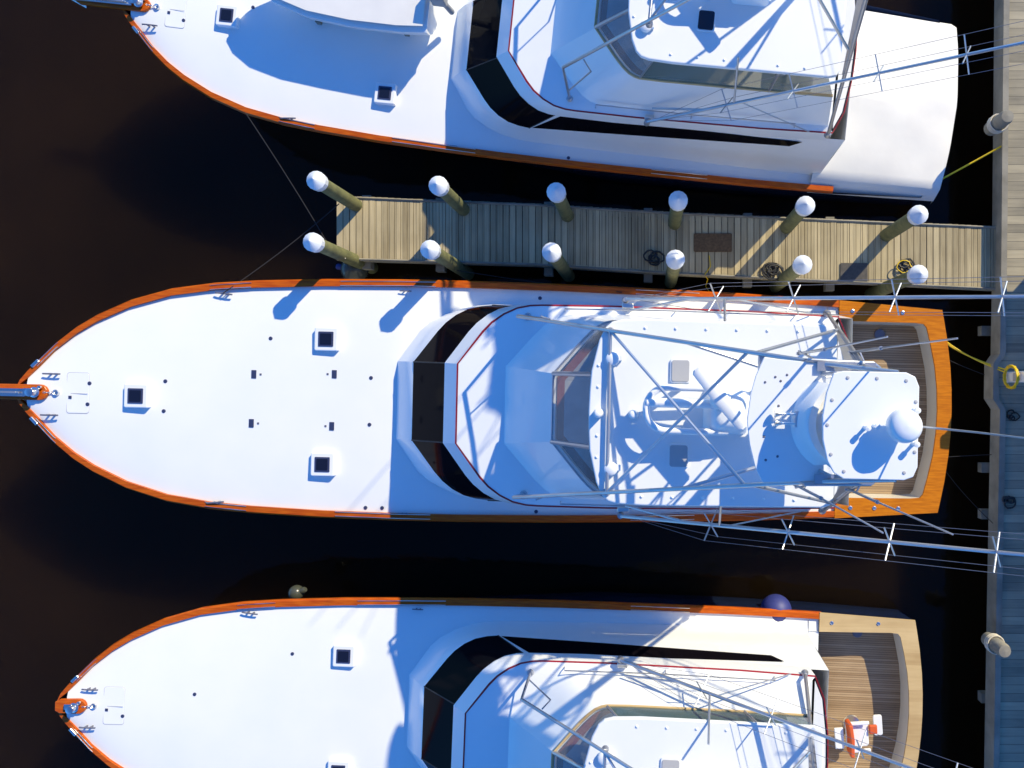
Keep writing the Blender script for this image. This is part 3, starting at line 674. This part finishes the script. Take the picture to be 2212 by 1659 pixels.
# quay
qz = 1.4
qo = [plan(2168, -200, qz), plan(2160, 640, qz), plan(2158, 765, qz), plan(2144, 785, qz), plan(2143, 862, qz), plan(2158, 885, qz), plan(2150, 1300, qz), plan(2140, 1900, qz)]
far = 4.4
outq = [(p.x, p.y) for p in reversed(qo)]; outq = [(p.x, p.y) for p in qo]+[(qo[-1].x+far, qo[-1].y-3), (qo[0].x+far, qo[0].y+3)]
outq = [(qo[0].x, qo[0].y+3)]+outq[:len(qo)]+[(qo[-1].x, qo[-1].y-3)]+outq[len(qo):]
Qy = empty('quay'); tag(Qy, 'long grey plank quay running across the boat sterns at the right edge', 'quay')
MB().prism(list(reversed(outq)), qz-.12, qz).build('decking', quay, Qy)
b = MB(); ed = [Vector((x, y, qz)) for x, y in outq[:len(qo)+2]]
b.loft([[p+Vector((.0, 0, .004)) for p in ed], [p+Vector((.0, 0, .05)) for p in ed], [p+Vector((.13, 0, .05)) for p in ed], [p+Vector((.13, 0, .004)) for p in ed]], closed=False)
b.loft([[p+Vector((-.002, 0, -.4)) for p in ed], [p+Vector((-.002, 0, .05)) for p in ed]], closed=False); b.build('edge_beam', beam, Qy)
for y in (8, 4.6, 1.2, -.9, -3.3, -6.2): MB().tube([(8.6, y, -1.2), (8.6, y, qz-.12)], .15, 12).build('support_post', timber, Qy, 50)
for py in (715, 1010, 1110, 1505): 
    p = plan(2130, py, .6); MB().box((p.x+.3, p.y, .6), (.9, .22, .2)).build('fender_timber', beam, Qy)

# shore power pedestal on the quay
pp = plan(2184, 815, qz); pd = empty('power_pedestal', (pp.x, pp.y, qz)); tag(pd, 'white shore power pedestal with yellow cables on the quay bump-out', 'pedestal')
MB().prism(round_rect(0, 0, .3, .24, .04), 0, .95).build('cabinet', white, pd, bevel=.015)
MB().prism(round_rect(0, 0, .34, .28, .05), .95, 1.03).build('lid', capw, pd, bevel=.03)
MB().box((-.16, 0, .55), (.03, .18, .25)).build('socket_panel', greyl, pd, bevel=.01)
pts = []
for k in range(70):
    a = 2*pi*k/14; pts.append((pp.x-.22+.03*sin(k*1.7), pp.y+(.24+.02*sin(k*.6))*cos(a), qz+.45+.3*sin(a)))
tag(MB().tube(pts, .014, 6).build('power_cable', hosey, None, 60), 'yellow cable hung in a coil on the white power pedestal', 'cable')
a = boat_pt(FR_MID, 1, 19.75, 1.75, 1.12); e = Vector((pp.x-.2, pp.y+.1, qz+.2))
for k in range(2):
    tag(MB().tube(sag(a+Vector((0, -.05*k, 0)), e+Vector((0, .06*k, 0)), .35+.06*k, 14), .016, 6).build('power_cable', hosey, None, 60), ('upper' if k == 0 else 'lower')+' of two yellow cables from the orange-trimmed transom to the white pedestal', 'cable', 'shore power cables to the middle boat')
q = plan(2175, 1090, qz); coil('hose_coil', q.x, q.y+.1, qz+.01, .13, .02, black, 'black hose coil on the shaded quay behind the orange-trimmed stern', 'hose', 4, 4)
q = plan(2172, 898, qz); coil('rope_coil', q.x+.1, q.y, qz+.01, .12, .016, ropew, 'dark rope coil on the quay beside the bump-out', 'rope', 3, 6)
# stern pilings of the quay
for px, py, lab in ((2178, 250, 'quay piling behind the stern of the boat with the canvas cover'), (2172, 1408, 'quay piling behind the stern with the fighting chair')):
    q = plan(px, py, 2.2); o = empty('bollard', (q.x, q.y, 0)); tag(o, 'short pale timber '+lab, 'bollard', 'bollards on the quay')
    MB().lathe([(.16, qz), (.155, 2.1), (.13, 2.18), (0, 2.2)], (0, 0, 0), 16).build('post', beam, o, 40)
    MB().tube([(.19*cos(t_), .19*sin(t_), 1.62+.01*t_) for t_ in [k*.4 for k in range(48)]], .02, 6).build('rope_wrap', ropep, o, 60)

# ------------------------------------------------------------------ mooring lines
def line(a, e, drop, r, m, label): return tag(MB().tube(sag(a, e, drop, 14), r, 6).build('mooring_line', m, None, 60), label, 'rope')
A1, B1 = PA[0].location, PB[0].location
line(boat_pt(FR_MID, 1, 4.2, 2.17, 2.27), (A1.x-.15, A1.y-.1, 1.7), .12, .012, ropew, 'dark mooring line from the middle boat bow cleat to the far leftmost piling')
line(boat_pt(FR_TOP, .895, 3.2, -2.3, 2.4), (B1.x-.16, B1.y, 1.8), .12, .012, ropew, 'dark mooring line from the canvas-covered boat to the near leftmost piling')
B2 = PB[1].location
line((B2.x+.1, B2.y-.15, 1.5), boat_pt(FR_MID, 1, 12.6, 2.45, 1.75), .25, .009, ropew, 'thin spring line from the second near piling along the orange-trimmed boat')
line(boat_pt(FR_MID, 1, 20.0, 1.2, 1.0), plan(2212, 838, qz), .2, .008, ropew, 'upper thin stern line from the orange transom to the quay')
line(boat_pt(FR_MID, 1, 20.0, -1.05, 1.0), plan(2230, 980, qz), .15, .008, ropew, 'middle thin stern line from the orange transom to the quay')
line(boat_pt(FR_MID, 1, 20.0, -1.2, .8), plan(2166, 1150, qz), .3, .008, ropew, 'lower thin stern line from the orange transom down to the quay edge')
line(boat_pt(FR_TOP, .895, 19.75, -2.1, 1.2), plan(2165, 315, qz), .15, .02, hosey, 'yellow stern line from the boat with the canvas cover to the quay')

# ------------------------------------------------------------------ fenders
def fender(px, py, z, r, m, m2, label, up):
    q = plan(px, py, z); o = empty('ball_fender', (q.x, q.y, z)); tag(o, label, 'fender', 'ball fenders')
    prof = [(r*sin(a), -r*cos(a)) for a in [pi*k/14 for k in range(14)]]+[(.02, r)]
    MB().lathe(prof, (0, 0, 0), 24, Matrix.Rotation(up, 3, 'Z') @ Matrix.Rotation(radians(-75), 3, 'Y')).build('ball', m, o, 60)
    MB().lathe([(.07, r*.85), (.07, r+.07), (.045, r+.1), (0, r+.1)], (0, 0, 0), 16, Matrix.Rotation(up, 3, 'Z') @ Matrix.Rotation(radians(-75), 3, 'Y')).build('eye', m2, o, 40)
    return o
fender(766, 583, .5, .31, olive, bluev, 'dull olive ball fender with a blue eye hanging below the leftmost near piling', radians(-10))
fender(1676, 1318, .95, .36, bluev, bluev, 'blue ball fender against the side of the boat with the fighting chair', radians(60))
fender(640, 1280, 1.2, .17, olive, olive, 'small grey ball fender at the bow cleat of the fighting chair boat', radians(200))
line((B1.x+.13, B1.y-.1, 1.9), plan(742, 568, .62), .02, .012, ropep, 'pale lanyard from the leftmost near piling to the olive ball fender')

# ------------------------------------------------------------------ unseen house added beyond the right edge to cast shade on the quay
DH = empty('added_shade_house', (11.3, -1.8, 0)); tag(DH, 'low white house with grey pitched roof, added out of view to shade the quay', 'building')
MB().box((0, 0, 2.55), (2.6, 12.0, 1.9)).build('wall', siding, DH)
b = MB(); b.prism([(-1.6, 3.4), (1.6, 3.4), (0, 4.7)], -6.3, 6.3)
b.v = [(x, z, y) for x, y, z in b.v]; b.build('roof', roofm, DH)
d = MB().box((-1.31, 2.5, 2.5), (.05, .95, 1.75)).build('door', bluev, DH, bevel=.01)
MB().lathe([(.03, 0), (.03, .06), (0, .07)], (-1.34, 2.15, 2.2), 10, Matrix.Rotation(radians(-90), 3, 'Y')).build('handle', steel, d)
for y in (-3.6, -.6, 4.6):
    wf = MB().box((-1.32, y, 2.5), (.06, 1.2, 1.0)).build('window', capw, DH, bevel=.01); MB().box((-1.352, y, 2.5), (.02, 1.05, .85)).build('pane', darkglass, wf)
